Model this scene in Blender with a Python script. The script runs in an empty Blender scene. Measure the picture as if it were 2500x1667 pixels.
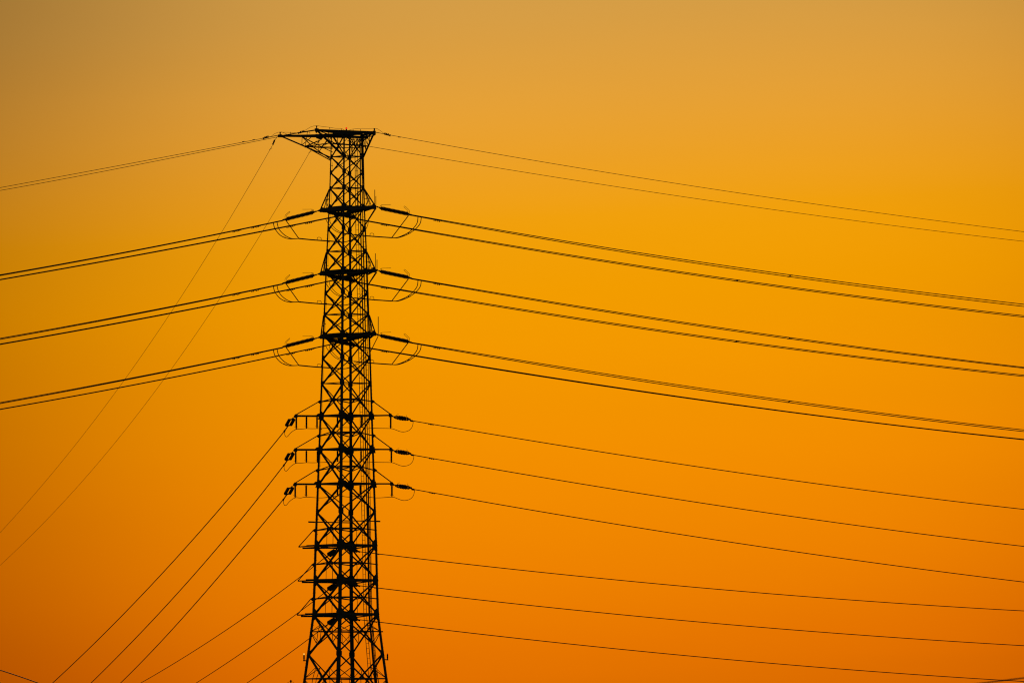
import bpy, math
import numpy as np
from mathutils import Vector, Matrix

# ---------------------------------------------------------------- camera, sky, sun, exposure
S = bpy.context.scene
C = S.collection
F, PITCH, DIST, PPM = 24000.0, math.radians(3.09), 1200.0, 20.0   # long telephoto lens, tower 1.2 km away, 20 photo pixels to a metre
CAM = Vector((0, 0, 1.7))
cd = bpy.data.cameras.new('camera'); cam = bpy.data.objects.new('camera', cd); C.objects.link(cam)
cam.location = CAM; cam.rotation_euler = (math.pi/2 + PITCH, 0, 0)
cd.sensor_width = 36; cd.lens = F/2500*36
cd.clip_start = 1; cd.clip_end = 60000
cd.dof.use_dof = True; cd.dof.focus_distance = 1215; cd.dof.aperture_fstop = 5.6
S.camera = cam
S.cycles.pixel_filter_type = 'BLACKMAN_HARRIS'; S.cycles.filter_width = 1.15   # a crisp lens
vs = S.view_settings
vs.view_transform = 'Standard'; vs.look = 'None'; vs.exposure = 0; vs.gamma = 1; vs.use_curve_mapping = False

SUN_EL, SUN_AZ = math.radians(10), math.radians(3)     # low sun just above the frame, behind the tower
def lin(c):
    return tuple(((v/255)/12.92 if v/255 <= .04045 else ((v/255+.055)/1.055)**2.4) for v in c)
w = bpy.data.worlds.new('World'); S.world = w; w.use_nodes = True
nt = w.node_tree; N = nt.nodes; Lk = nt.links; N.clear()
def nd(t, **k):
    n = N.new(t)
    for a, b in k.items(): setattr(n, a, b)
    return n
def mth(op, a, b=None):
    n = nd('ShaderNodeMath', operation=op)
    for i, v in enumerate((a, b)):
        if v is None: continue
        if isinstance(v, (int, float)): n.inputs[i].default_value = v
        else: Lk.new(v, n.inputs[i])
    return n.outputs[0]
tc = nd('ShaderNodeTexCoord'); sp = nd('ShaderNodeSeparateXYZ'); Lk.new(tc.outputs['Generated'], sp.inputs[0])
elev = mth('ARCSINE', sp.outputs[2])
az = mth('ARCTAN2', sp.outputs[0], sp.outputs[1])
da = mth('SUBTRACT', az, 0.0122)
da2 = mth('MULTIPLY', da, da)
de = mth('SUBTRACT', elev, PITCH); de2 = mth('MINIMUM', mth('MULTIPLY', de, de), 0.004)
rad = mth('MULTIPLY', da2, mth('ADD', 1.0, mth('MULTIPLY', de2, 215.0)))
pw = mth('POWER', mth('MULTIPLY', rad, 260.0), 1.9)
pw = mth('DIVIDE', pw, mth('SQRT', mth('ADD', 1.0, mth('MULTIPLY', mth('MULTIPLY', pw, pw), 0.12))))
wide = mth('DIVIDE', 1.0, mth('ADD', 1.0, mth('MULTIPLY', da2, 4.0)))           # slow fall towards the dark side of the sky
gain = mth('MULTIPLY', wide, mth('DIVIDE', 1.0, mth('ADD', 1.0, mth('MULTIPLY', pw, 0.44))))     # mostly lens vignette, put into the sky as a glow round mid-frame
rk = nd('ShaderNodeMapRange'); Lk.new(elev, rk.inputs['Value'])
for i_, v_ in zip(('From Min', 'From Max', 'To Min', 'To Max'), (0.02, 0.088, 42.0, 4.0)): rk.inputs[i_].default_value = v_
redder = mth('DIVIDE', 1.0, mth('ADD', 1.0, mth('MULTIPLY', mth('MINIMUM', rad, 0.007), rk.outputs[0])))    # and its edges painted redder, more so low down
def el_of(y): return PITCH + math.atan((833.5-y)/F)
E0, E1 = -0.02, 0.70
stops = [(-0.02, (150, 60, 0)), (0.004, (190, 84, 0)),
         (el_of(1667), (223, 111, 0)), (el_of(1648), (224, 112, 0)), (el_of(1642), (226, 113, 0)), (el_of(1560), (231, 118, 0)), (el_of(1400), (238, 129, 0)), (el_of(1150), (243, 141, 0)),
         (el_of(900), (243, 150, 0)), (el_of(700), (243, 157, 0)), (el_of(530), (241, 160, 10)), (el_of(400), (238, 161, 34)),
         (el_of(240), (230, 161, 54)), (el_of(0), (213, 157, 70)), (0.115, (196, 152, 84)), (0.16, (160, 132, 92)), (0.30, (98, 92, 84)), (0.70, (34, 38, 48))]
# elevations squeezed by a square root so the ramp has room for the few degrees in view
tilt = mth('MULTIPLY', mth('MAXIMUM', mth('MINIMUM', da, 0.15), -0.15), 0.06)   # the dust layer hangs lower on the right
fac = mth('POWER', mth('DIVIDE', mth('MAXIMUM', mth('SUBTRACT', mth('SUBTRACT', elev, tilt), E0), 0.0), E1-E0), 0.5)
rp = nd('ShaderNodeValToRGB'); Lk.new(fac, rp.inputs[0]); cr = rp.color_ramp; cr.interpolation = 'LINEAR'
while len(cr.elements) > 1: cr.elements.remove(cr.elements[0])
for i, (e, c) in enumerate(stops):
    p = math.sqrt((e-E0)/(E1-E0))
    el = cr.elements[0] if i == 0 else cr.elements.new(p)
    el.position = p; el.color = (*lin(c), 1)
haze = nd('ShaderNodeTexNoise'); mp = nd('ShaderNodeMapping'); Lk.new(tc.outputs['Generated'], mp.inputs[0])
mp.inputs['Scale'].default_value = (14, 14, 120); Lk.new(mp.outputs[0], haze.inputs['Vector']); haze.inputs['Scale'].default_value = 1.0
haze.inputs['Detail'].default_value = 3
streak = mth('ADD', 0.97, mth('MULTIPLY', haze.outputs['Fac'], 0.06))           # faint layered dust in the air
g2 = mth('MULTIPLY', gain, streak)
cc = nd('ShaderNodeCombineXYZ'); cc.inputs[0].default_value = 1.0; Lk.new(redder, cc.inputs[1]); Lk.new(redder, cc.inputs[2])
vm = nd('ShaderNodeVectorMath', operation='MULTIPLY'); Lk.new(rp.outputs[0], vm.inputs[0]); Lk.new(cc.outputs[0], vm.inputs[1])
bg1 = nd('ShaderNodeBackground'); Lk.new(vm.outputs[0], bg1.inputs[0]); Lk.new(g2, bg1.inputs[1])
sky = nd('ShaderNodeTexSky', sky_type='NISHITA'); sky.sun_disc = False
sky.sun_elevation = SUN_EL; sky.sun_rotation = SUN_AZ; sky.dust_density = 6; sky.air_density = 2
away = nd('ShaderNodeMapRange', interpolation_type='SMOOTHSTEP')               # the clear dusk sky takes over away from the sun
Lk.new(mth('ABSOLUTE', da), away.inputs['Value']); away.inputs['From Min'].default_value = 0.25; away.inputs['From Max'].default_value = 1.6
bg2 = nd('ShaderNodeBackground'); Lk.new(sky.outputs[0], bg2.inputs[0]); Lk.new(mth('MULTIPLY', away.outputs[0], 0.03), bg2.inputs[1])
ad = nd('ShaderNodeAddShader'); out = nd('ShaderNodeOutputWorld')
Lk.new(bg1.outputs[0], ad.inputs[0]); Lk.new(bg2.outputs[0], ad.inputs[1]); Lk.new(ad.outputs[0], out.inputs[0])

sl = bpy.data.lights.new('sun', 'SUN'); sl.energy = 0.6; sl.angle = math.radians(.5); sl.color = (1, .62, .3)
so = bpy.data.objects.new('sun', sl); C.objects.link(so)
sd = Vector((math.sin(SUN_AZ)*math.cos(SUN_EL), math.cos(SUN_AZ)*math.cos(SUN_EL), math.sin(SUN_EL)))
so.rotation_euler = sd.to_track_quat('Z', 'Y').to_euler(); so.location = (0, 0, 150)

# ---------------------------------------------------------------- places: points measured on the photograph, each at its own real distance
RT, UP, FW = Vector((1, 0, 0)), Vector((0, -math.sin(PITCH), math.cos(PITCH))), Vector((0, math.cos(PITCH), math.sin(PITCH)))
def P(x, y, d=0.0):
    v = FW*F + RT*(x-1250) + UP*(833.5-y)
    return CAM + v*((DIST+d)/v.y)

# ---------------------------------------------------------------- materials
def mat(name, col, rough=.7, metal=0.0, var=.35, scale=3.0, emit=None, es=0):
    m = bpy.data.materials.new(name); m.use_nodes = True; n = m.node_tree; b = n.nodes['Principled BSDF']
    b.inputs['Roughness'].default_value = rough; b.inputs['Metallic'].default_value = metal
    tcn = n.nodes.new('ShaderNodeTexCoord'); no = n.nodes.new('ShaderNodeTexNoise'); no.inputs['Scale'].default_value = scale; no.inputs['Detail'].default_value = 6
    n.links.new(tcn.outputs['Object'], no.inputs['Vector'])
    r = n.nodes.new('ShaderNodeValToRGB'); n.links.new(no.outputs['Fac'], r.inputs[0])
    r.color_ramp.elements[0].position = .3; r.color_ramp.elements[1].position = .7
    r.color_ramp.elements[0].color = (*[c*(1-var) for c in col], 1); r.color_ramp.elements[1].color = (*[c*(1+var) for c in col], 1)
    n.links.new(r.outputs[0], b.inputs['Base Color'])
    if emit: b.inputs['Emission Color'].default_value = (*emit, 1); b.inputs['Emission Strength'].default_value = es
    return m
STEEL = mat('dark_weathered_steel', (.055, .052, .05), .75)
PORC = mat('brown_glazed_porcelain', (.05, .028, .018), .6, scale=8)
WIRE = mat('weathered_aluminium_wire', (.06, .057, .055), .7, scale=1)
REDL = mat('red_beacon_glass', (.4, .01, .005), .3, emit=(.9, .03, .006), es=1.0)
REDD = mat('dull_red_lamp_glass', (.35, .02, .01), .4, emit=(1, .04, .01), es=.45)
YELL = mat('lit_amber_lamp_glass', (.6, .4, .1), .3, emit=(1, .5, .07), es=1.0)
SOIL = mat('dry_grass_ground', (.07, .06, .035), .95, scale=.02)

# ---------------------------------------------------------------- mesh helpers
class MB:
    def __init__(s): s.v, s.f = [], []
    def prism(s, p, q, poly, a, b):
        n = len(poly); o = len(s.v)
        for e in (p, q):
            for (x, y) in poly: s.v.append(e + a*x + b*y)
        for i in range(n):
            j = (i+1) % n; s.f.append((o+i, o+j, o+n+j, o+n+i))
        s.f.append(tuple(o+n-1-i for i in range(n))); s.f.append(tuple(o+n+i for i in range(n)))
        return s
    def box(s, p, q, wa, wb=None, a=None):
        wb = wb or wa; u = (q-p).normalized(); a, b = frame(u, a)
        return s.prism(p, q, [(-wa/2, -wb/2), (wa/2, -wb/2), (wa/2, wb/2), (-wa/2, wb/2)], a, b)
    def ang(s, p, q, wd, t=None, a=None, b=None, centre=True):
        t = t or wd*.14; u = (q-p).normalized(); a, bb = frame(u, a)
        if b is not None and b.dot(bb) < 0: bb = -bb
        o = -wd/2 if centre else 0
        poly = [(o, 0), (o+wd, 0), (o+wd, t), (o+t, t), (o+t, wd), (o, wd)]
        if a.cross(bb).dot(u) < 0: poly = poly[::-1]
        return s.prism(p, q, poly, a, bb)
    def tube(s, pts, r, k=6, cap=True):
        o = len(s.v); n = len(pts); a = None
        for i, p in enumerate(pts):
            u = (pts[min(i+1, n-1)] - pts[max(i-1, 0)]).normalized(); a, b = frame(u, a)
            for j in range(k):
                t = 2*math.pi*j/k; s.v.append(p + (a*math.cos(t) + b*math.sin(t))*r)
        for i in range(n-1):
            for j in range(k):
                j2 = (j+1) % k; s.f.append((o+i*k+j, o+i*k+j2, o+(i+1)*k+j2, o+(i+1)*k+j))
        if cap:
            s.f.append(tuple(o+k-1-j for j in range(k))); s.f.append(tuple(o+(n-1)*k+j for j in range(k)))
        return s
    def lathe(s, p, u, prof, k=10):
        o = len(s.v); a, b = frame(u, None); n = len(prof)
        for (h, r) in prof:
            for j in range(k):
                t = 2*math.pi*j/k; s.v.append(p + u*h + (a*math.cos(t)+b*math.sin(t))*r)
        for i in range(n-1):
            for j in range(k):
                j2 = (j+1) % k; s.f.append((o+i*k+j, o+i*k+j2, o+(i+1)*k+j2, o+(i+1)*k+j))
        s.f.append(tuple(o+k-1-j for j in range(k))); s.f.append(tuple(o+(n-1)*k+j for j in range(k)))
        return s
    def plate(s, pts, nrm, t):
        o = len(s.v); n = len(pts)
        for e in (-t/2, t/2):
            for p in pts: s.v.append(p + nrm*e)
        for i in range(n):
            j = (i+1) % n; s.f.append((o+i, o+j, o+n+j, o+n+i))
        s.f.append(tuple(o+n-1-i for i in range(n))); s.f.append(tuple(o+n+i for i in range(n)))
        return s
    def build(s, name, m, parent=None, kind=None, smooth=False):
        base = world_loc(parent) if parent else (sum(s.v, Vector())/len(s.v))
        me = bpy.data.meshes.new(name); me.from_pydata([tuple(v-base) for v in s.v], [], s.f); me.materials.append(m); me.update()
        if smooth: me.shade_smooth()
        ob = bpy.data.objects.new(name, me); C.objects.link(ob)
        if parent: ob.parent = parent
        else: ob.location = base
        if kind: ob['kind'] = kind
        return ob
def frame(u, a):
    if a is None: a = Vector((0, 0, 1)) if abs(u.z) < .9 else Vector((1, 0, 0))
    a = (a - u*a.dot(u))
    if a.length < 1e-6: a = Vector((0, 1, 0)) - u*u.y
    a.normalize(); return a, u.cross(a).normalized()
def world_loc(o):
    v = Vector(o.location)
    while o.parent: o = o.parent; v += Vector(o.location)
    return v
def tag(o, label, cat, group=None):
    o['label'] = label; o['category'] = cat
    if group: o['group'] = group
    return o
def thing(name, loc, label, cat, group=None):
    o = bpy.data.objects.new(name, None); C.objects.link(o); o.location = loc; o.empty_display_size = .5
    return tag(o, label, cat, group)
def sub(name, parent):
    o = bpy.data.objects.new(name, None); C.objects.link(o); o.parent = parent; return o
def spline(pts, n=8):
    out = []; pts = [Vector(p) for p in pts]
    e = [pts[0]*2-pts[1]] + pts + [pts[-1]*2-pts[-2]]
    for i in range(1, len(e)-2):
        for k in range(n):
            t = k/n; a, b, c, d = e[i-1:i+3]
            out.append(.5*((2*b) + (c-a)*t + (2*a-5*b+4*c-d)*t*t + (3*b-a-3*c+d)*t**3))
    return out + [pts[-1]]
px = 1/PPM      # one photograph pixel at the tower, in metres

# ---------------------------------------------------------------- ground
g = MB(); R0 = 20000
g.v = [Vector((x, y, 0)) for x, y in ((-R0, -2000), (R0, -2000), (R0, 40000), (-R0, 40000))]; g.f = [(0, 1, 2, 3)]
gr = g.build('ground', SOIL); gr['kind'] = 'structure'

# ---------------------------------------------------------------- the tower body
YR = [(328, 37.2), (382, 38.6), (459, 40.8), (507, 42.8), (585, 46.5), (656, 49.6), (714, 52), (768, 54), (817, 56), (874, 58), (936, 60.2), (1015, 62.9),
      (1097, 65.6), (1181, 68.7), (1249, 71.0), (1331, 74.3), (1416, 76.4), (1499, 79), (1595, 91.5), (1656, 100.4), (2163, 171)]
def Rm(y): return float(np.interp(y, [a for a, b in YR], [b for a, b in YR]) + np.interp(y, [330, 700, 1400, 2163], [2.4, 2.8, 3.8, 5]))*px
def cx(y): return 846.8 - (min(y, 1667)-382)*.0027
A10 = math.radians(9.3)
DIR = {'L': Vector((-math.cos(A10), math.sin(A10), 0)), 'N': Vector((-math.sin(A10), -math.cos(A10), 0)),
       'R': Vector((math.cos(A10), -math.sin(A10), 0)), 'F': Vector((math.sin(A10), math.cos(A10), 0))}
FACES = [('L', 'N'), ('N', 'R'), ('R', 'F'), ('F', 'L')]
NEXT = {'L': ('N', 'F'), 'N': ('R', 'L'), 'R': ('F', 'N'), 'F': ('L', 'R')}
def axis(y): return P(cx(y), y, 0)
def node(k, y): return axis(y) + DIR[k]*Rm(y)
tower = thing('lattice_tower', Vector((axis(2163).x, DIST, 0)), 'tall black steel lattice pylon carrying all the power lines', 'power pylon')
def legw(y): return float(np.interp(y, [328, 500, 700, 1000, 1400, 1600, 2163], [2.8, 3.3, 4.2, 5.0, 6.2, 7.0, 9.0]))*px
YN = [328, 383, 421, 460, 507, 559, 614, 662, 715, 768, 817, 874, 936, 1015, 1097, 1181, 1249, 1331, 1416, 1499, 1595, 1717, 1850, 2000, 2163]
for k in 'LNRF':
    a0 = (DIR[NEXT[k][0]]-DIR[k]).normalized(); b0 = (DIR[NEXT[k][1]]-DIR[k]).normalized()
    m = MB()
    for y0, y1 in zip(YN[:-1], YN[1:]):
        wd = legw((y0+y1)/2); t = wd*.16
        poly = [(0, 0), (wd, 0), (wd, t), (t, t), (t, wd), (0, wd)]
        m.prism(node(k, y0), node(k, y1), poly, a0, b0)
    m.build('leg', STEEL, tower)
    st = MB()                                                     # step bolts up the leg, too small to pick apart
    for y in np.arange(345, 1700, 9.5):
        p = node(k, float(y)); st.box(p, p + DIR[k]*.07 + (a0 if int(y) % 2 else b0)*.0, .022)
    st.build('step_bolts', STEEL, tower, 'stuff')
def xc(f, y0, y1):
    a, b = f; w0, w1 = Rm(y0), Rm(y1); t = w0/(w0+w1)
    return node(a, y0).lerp(node(b, y1), t)
def fn(f): return (DIR[f[0]]+DIR[f[1]]).normalized()
ARMY = (507, 662, 817); LOWY = (1015, 1097, 1181, 1331, 1416, 1499)
def bw(y): return float(np.interp(y, [328, 500, 800, 1200, 1500, 2163], [2.2, 2.9, 3.2, 3.7, 4.0, 4.8]))*px
for y0, y1 in zip(YN[:-1], YN[1:]):
    for f in FACES:
        nrm = fn(f); wd = bw((y0+y1)/2)*(1.0 if nrm.y < 0 else .74); off = -nrm*wd*.3
        for a, b, o in ((f[0], f[1], 0), (f[1], f[0], 1)):
            p, q = node(a, y0), node(b, y1); pl = (q-p).normalized().cross(nrm)
            sh = off - nrm*(o*wd*1.05)
            MB().ang(p+sh, q+sh, wd, None, pl, -nrm).build('diagonal_brace', STEEL, tower)
        c = xc(f, y0, y1); s = wd*(.95 if nrm.y < 0 else .8); e = (DIR[f[1]]-DIR[f[0]]).normalized(); z = Vector((0, 0, 1))
        c2 = c - nrm*wd*.3
        if y0 < 1700:
            MB().plate([c2+e*s*.5+z*s, c2-e*s*.5+z*s, c2-e*s+z*s*.5, c2-e*s-z*s*.5, c2-e*s*.5-z*s, c2+e*s*.5-z*s, c2+e*s-z*s*.5, c2+e*s+z*s*.5], nrm, .02).build('centre_plate', STEEL, tower)
# gusset plates at the legs
for y in YN[1:-1]:
    g0 = 15.0 if y in LOWY[3:] else 12.5 if y in LOWY else 9.5 if y in ARMY else float(np.interp(y, [328, 600, 1200, 1600, 2100], [6.6, 7.6, 9.2, 10.5, 12]))
    g0 *= px
    for f in FACES:
        for a, b in ((f[0], f[1]), (f[1], f[0])):
            e = (DIR[b]-DIR[a]).normalized(); c = node(a, y) - fn(f)*.03 ; z = (node(a, y-20)-node(a, y+20)).normalized()
            h = g0*.95
            MB().plate([c+z*h, c-e*.02+z*h*.9, c-e*.02-z*h*.9, c-z*h, c+e*g0*.45-z*h, c+e*g0-z*h*.45, c+e*g0+z*h*.45, c+e*g0*.45+z*h], fn(f), .025).build('gusset_plate', STEEL, tower)
# horizontal rings at the nodes
HZ = {328: 3.6, 383: 2.2, 460: 2.2, 507: 4.5, 614: 2.0, 662: 4.5, 768: 2.0, 817: 4.5, 936: 2.0, 1015: 4.4, 1097: 4.6, 1181: 4.8, 1331: 5.0, 1416: 5.4, 1499: 5.8}
for y, t in HZ.items():
    for f in FACES:
        nrm = fn(f); k = 1.0 if nrm.y < 0 else .7
        MB().box(node(f[0], y)-nrm*.06, node(f[1], y)-nrm*.06, t*px*.6, t*px*k, nrm).build('horizontal_brace', STEEL, tower)
# belts at the crossings of the X panels: leg to crossing, and a ring from crossing to crossing
for y0, y1, dy in ((936, 1015, 4), (1015, 1097, 4), (1097, 1181, 4), (1249, 1331, 4), (1331, 1416, 4), (1416, 1499, 4)):
    cs = [xc(f, y0, y1) - fn(f)*.12 for f in FACES]
    ym = {936: 980.5, 1015: 1063.8, 1097: 1148}.get(y0, (y0+y1)/2 + dy)
    for i, f in enumerate(FACES):
        for k in f:
            MB().ang(node(k, ym), cs[i], 2.5*px, None, Vector((0, 0, 1))).build('belt_brace', STEEL, tower)
        MB().ang(cs[i], cs[(i+1) % 4], 2.1*px, None, Vector((0, 0, 1))).build('belt_brace', STEEL, tower)
    MB().ang(cs[0], cs[2], 1.1*px).build('belt_brace', STEEL, tower); MB().ang(cs[1], cs[3], 1.1*px).build('belt_brace', STEEL, tower)
    for k in ('LR' if y0 < 1200 else 'L'):                        # bracket lugs outside the side legs
        p = node(k, ym); MB().plate([p+DIR[k]*.34, p+DIR[k]*.05+Vector((0, 0, .22)), p-DIR[k]*.1+Vector((0, 0, .2)), p-DIR[k]*.1-Vector((0, 0, .2)), p+DIR[k]*.05-Vector((0, 0, .22))], Vector((0, 1, 0)), .12).build('bracket_lug', STEEL, tower)
for yb, ya, yc, t in ((1541, 1499, 1595, 2.8), (1656, 1595, 1717, 3.2), (1783, 1717, 1850, 3.4)):
    for f in FACES:
        nrm = fn(f); k = 1 if nrm.y < 0 else .62
        MB().ang(node(f[0], yb)-nrm*.1, node(f[1], yb)-nrm*.1, t*px*k, None, Vector((0, 0, 1))).build('belt_brace', STEEL, tower)
        # redundant members between belt, leg and diagonals
        for a, b in (f, f[::-1]):
            leg = node(a, yb); dn = node(a, yc).lerp(node(b, ya), .27); up = node(a, ya).lerp(node(b, yc), .27); bl = node(a, yb).lerp(node(b, yb), .25)
            for p, q in ((leg, dn), (leg, up), (bl, up), (bl, dn)):
                MB().ang(p-nrm*.12, q-nrm*.12, 1.5*px).build('thin_brace', STEEL, tower)
    ms = [node(f[0], yb).lerp(node(f[1], yb), .5) for f in FACES]
    for i in range(4): MB().ang(ms[i], ms[(i+1) % 4], 1.5*px).build('thin_brace', STEEL, tower)
# plan bracing at ring levels
for y in (383, 460, 614, 768, 936):
    MB().ang(node('L', y), node('R', y), 1.5*px).build('thin_brace', STEEL, tower)
# two stray horizontal bars reaching out past the legs
MB().box(P(752.8, 1273.5, 1.2), P(857, 1275.5, 2.2), 2.6*px, .1).build('horizontal_bar', STEEL, tower)
MB().box(P(752.8, 1273.5, 1.15), P(768, 1273.9, 1.3), 3.6*px, .16).build('bar_end', STEEL, tower)
MB().box(P(824, 1270.3, -3.6), P(928, 1271.8, -1.6), 2.4*px, .1).build('horizontal_bar', STEEL, tower)
MB().box(P(918, 1271.8, -1.7), P(928, 1272.2, -1.5), 3.4*px, .16).build('bar_end', STEEL, tower)
MB().box(P(921, 1541, -1), P(935, 1541, -1.2), 3.0*px, .12).build('bar_end', STEEL, tower)
# hanger rods in the lower bays
for yy in (1331, 1416, 1499):
    for f, ts in ((('L', 'N'), (.48, .72)), (('N', 'R'), (.45,)), (('F', 'L'), (.5,))):
        for t in ts:
            a = node(f[0], yy-42).lerp(node(f[1], yy-42), t); b = node(f[0], yy).lerp(node(f[1], yy), t)
            MB().box(a, b, 1.2*px).build('hanger_rod', STEEL, tower)
# loose cable clipped down the inside of the left leg
m = MB(); cab = [node('L', y) + Vector((.30, 0, 0)) for y in range(395, 1700, 30)]; m.tube(cab, .012, 5); ca = m.build('leg_cable', WIRE, tower)
for y in (404, 590, 648, 740, 790, 1047, 1136, 1219, 1266, 1303, 1367, 1391, 1446, 1525, 1627):
    p = node('L', y); MB().box(p, p+Vector((.36, 0, 0)), .07, .08).build('cable_clip', STEEL, ca)

# ladders on the far right face
def fpt(y, fr, ins=.25, add=0.0):      # point at x-fraction fr of the half diagonal, just inside the far right face
    fr = fr + (add*px + ins*.8)/Rm(y)
    xF, xR = math.sin(A10), math.cos(A10); t = (fr-xF)/(xR-xF)
    return node('F', y).lerp(node('R', y), t) - fn(('R', 'F'))*ins
YL = list(range(338, 1720, 18))
fA = lambda y: float(np.interp(y, [430, 585, 1015, 1331, 1600], [.48, .46, .51, .515, .54]))
fB = lambda y: float(np.interp(y, [430, 585, 1015, 1331, 1600], [.88, .84, .77, .72, .71]))
fC = lambda y: float(np.interp(y, [380, 600, 1000, 1500, 1700], [.83, .73, .71, .70, .685]))
for ff, wdt, step, y_off in ((fA, 6.8, 12, 345), (fB, 5.0, 12, 351)):
    ld = sub('ladder', tower)
    for o in (0, wdt):
        MB().tube([fpt(y, ff(y), .25, o) for y in YL], .042, 5).build('rail', STEEL, ld)
    mm = MB()
    for y in np.arange(y_off, 1710, step): y = float(y); mm.box(fpt(y, ff(y), .25, 0), fpt(y, ff(y), .25, wdt), .04)
    mm.build('rungs', STEEL, ld, 'stuff')
MB().tube([fpt(y, fC(y), .4, -1) for y in YL], .075, 6).build('cable_riser', STEEL, tower)
MB().tube([fpt(y, fC(y), .4, 4) for y in YL], .05, 6).build('cable_riser', STEEL, tower)
# a thicker riser pipe that runs up the lower half
MB().tube([fpt(y, fC(y), .15, 0) for y in range(1230, 1730, 20)], .085, 8).build('riser_pipe', STEEL, tower)
MB().tube([P(869.5, 395, 1.2), P(873.5, 467, 1.4)], .03).build('riser_pipe', STEEL, tower)
MB().tube([P(873.5, 467, 1.4), P(873.7, 507, 1.4)], .08).build('riser_pipe', STEEL, tower)

# ---------------------------------------------------------------- tower head: four tips carrying the ground wires
T = {'T1': P(684, 332, 3.0), 'T2': P(773, 318, -6.0), 'T3': P(914, 323.5, -4.0), 'T4': P(894, 336, 5.0)}
head = sub('head_frame', tower)
def hm(p, q, wd, nm='truss_member', a=None): return MB().box(p, q, (wd+.35)*px, wd*px*.8, a).build(nm, STEEL, head)
L1, N1, R1, F1 = [node(k, 384) for k in 'LNRF']; L0, N0, R0_, F0 = [node(k, 330) for k in 'LNRF']
for a, b, wd in (('T1', 'T2', 1.8), ('T2', 'T3', 4.6), ('T3', 'T4', 2.6), ('T4', 'T1', 4.6)): hm(T[a], T[b], wd, 'head_beam', Vector((0, 0, 1)))
for a, b, wd in (('T1', L0, 4.0), ('T2', N0, 4.0), ('T3', R0_, 4.2), ('T4', F0, 4.0), ('T1', N0, 1.5), ('T2', L0, 1.4), ('T3', N0, 2.4), ('T4', R0_, 2.2), ('T1', F0, 2.6), ('T4', L0, 1.8)): hm(T[a], b, wd, 'head_beam', Vector((0, 0, 1)))
def truss(tip, leg1, leg0, wd, n=3):
    hm(tip, leg1, wd, 'arm_strut')
    prev = None
    for i in range(1, n+1):
        t = i/(n+1)+.1; lo = tip.lerp(leg1, t); hi = tip.lerp(leg0, t)
        hm(lo, hi, 1.1)
        hm(lo, tip.lerp(leg0, min(1, t+.22)), 1.2)
truss(T['T1'], L1, L0, 2.6, 2); truss(T['T2'], N1, N0, 3.6, 2); truss(T['T3'], R1, R0_, 3.6, 2); truss(T['T4'], F1, F0, 2.2, 3)
b1 = T['T1'].lerp(L1, .5); b2 = T['T2'].lerp(N1, .5); b3 = T['T3'].lerp(R1, .55); b4 = T['T4'].lerp(F1, .5)
hm(T['T1'], b1, 3.0, 'arm_strut')
for p, q, wd in ((b1, b2, 2.0), (b2, b3, 1.5), (b3, b4, 1.7), (b4, b1, 1.7), (b1, node('L', 391), 2.0), (b1, P(812, 363, 1), 1.8), (b1, L0.lerp(L1, .35), 1.3), (b1, T['T2'].lerp(T['T1'], .25), 1.4), (b2, T['T2'].lerp(T['T3'], .3), 1.4),
                 (b3, R0_, 1.1), (b4, R0_, 1.3), (b3, T['T4'], 1.0), (P(737, 334, 3), P(765, 360, 1.5), 1.6), (P(737, 334, 3), P(769, 351, -1), 1.8), (P(765, 360, 1.5), node('L', 388), 1.8),
                 (P(769, 351, -1), P(812, 372, .4), 1.3), (P(745, 358, 1.4), P(779, 344, -2), 2.0), (P(766, 361, 1), P(785, 338, -3), 1.3), (P(785, 358, 0), P(800, 344, 0), 1.2), (P(785, 358, 0), P(812, 345, 2), 1.2), (P(840, 384, -1.9), P(790, 336, -3.5), 2.0),
                 (P(812, 352, .3), P(900, 357.5, -1.6), 1.5), (P(796, 340, 1), P(822, 352, 1), 1.5), (P(848, 345, -2), P(868, 340, -2), 1.3)): hm(p, q, wd)
MB().plate([P(770, 328, 1), P(788, 328, 1), P(790, 335, 1), P(785, 342, 1), P(772, 338, 1)], Vector((0, 1, 0)), .2).build('gusset_plate', STEEL, head)
MB().plate([P(679, 329, 3), P(688, 328.5, 3), P(690, 336, 3), P(678, 335.5, 3)], Vector((0, 1, 0)), .3).build('tip_plate', STEEL, head)
MB().plate([P(768, 314, -6), P(778, 314, -6), P(776, 322, -6), P(772, 326, -6), P(769, 321, -6)], Vector((0, 1, 0)), .3).build('tip_plate', STEEL, head)
MB().plate([P(910, 319.5, -4), P(917.5, 320, -4), P(917.5, 329, -4), P(912, 333, -4), P(911, 325, -4)], Vector((0, 1, 0)), .3).build('tip_plate', STEEL, head)
MB().plate([P(742, 356, 1.4), P(752, 355.5, 1.4), P(753, 360, 1.4), P(744, 361, 1.4)], Vector((0, 1, 0)), .2).build('gusset_plate', STEEL, head)
MB().plate([P(893, 331, 3), P(899, 331, 3), P(899.5, 339.5, 3), P(893, 339.5, 3)], Vector((0, 1, 0)), .4).build('equipment_box', STEEL, head)
wk = MB()      # maintenance walkways round the head
for (a, b) in ((T['T2'].lerp(T['T3'], .05), T['T2'].lerp(T['T3'], .95)), (T['T1'].lerp(T['T4'], .3), T['T1'].lerp(T['T4'], .97))):
    for o in (.5, .95):
        s_ = Vector((0, o if a.y < DIST else -o, .02)); wk.box(a+s_, b+s_, .16, .12, Vector((0, 0, 1)))
    n = 16
    for i in range(n+1):
        c = a.lerp(b, i/n); wk.box(c, c+Vector((0, 1.0 if a.y < DIST else -1.0, 0)), .07, .07)
wk.build('walkway', STEEL, head)
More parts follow.
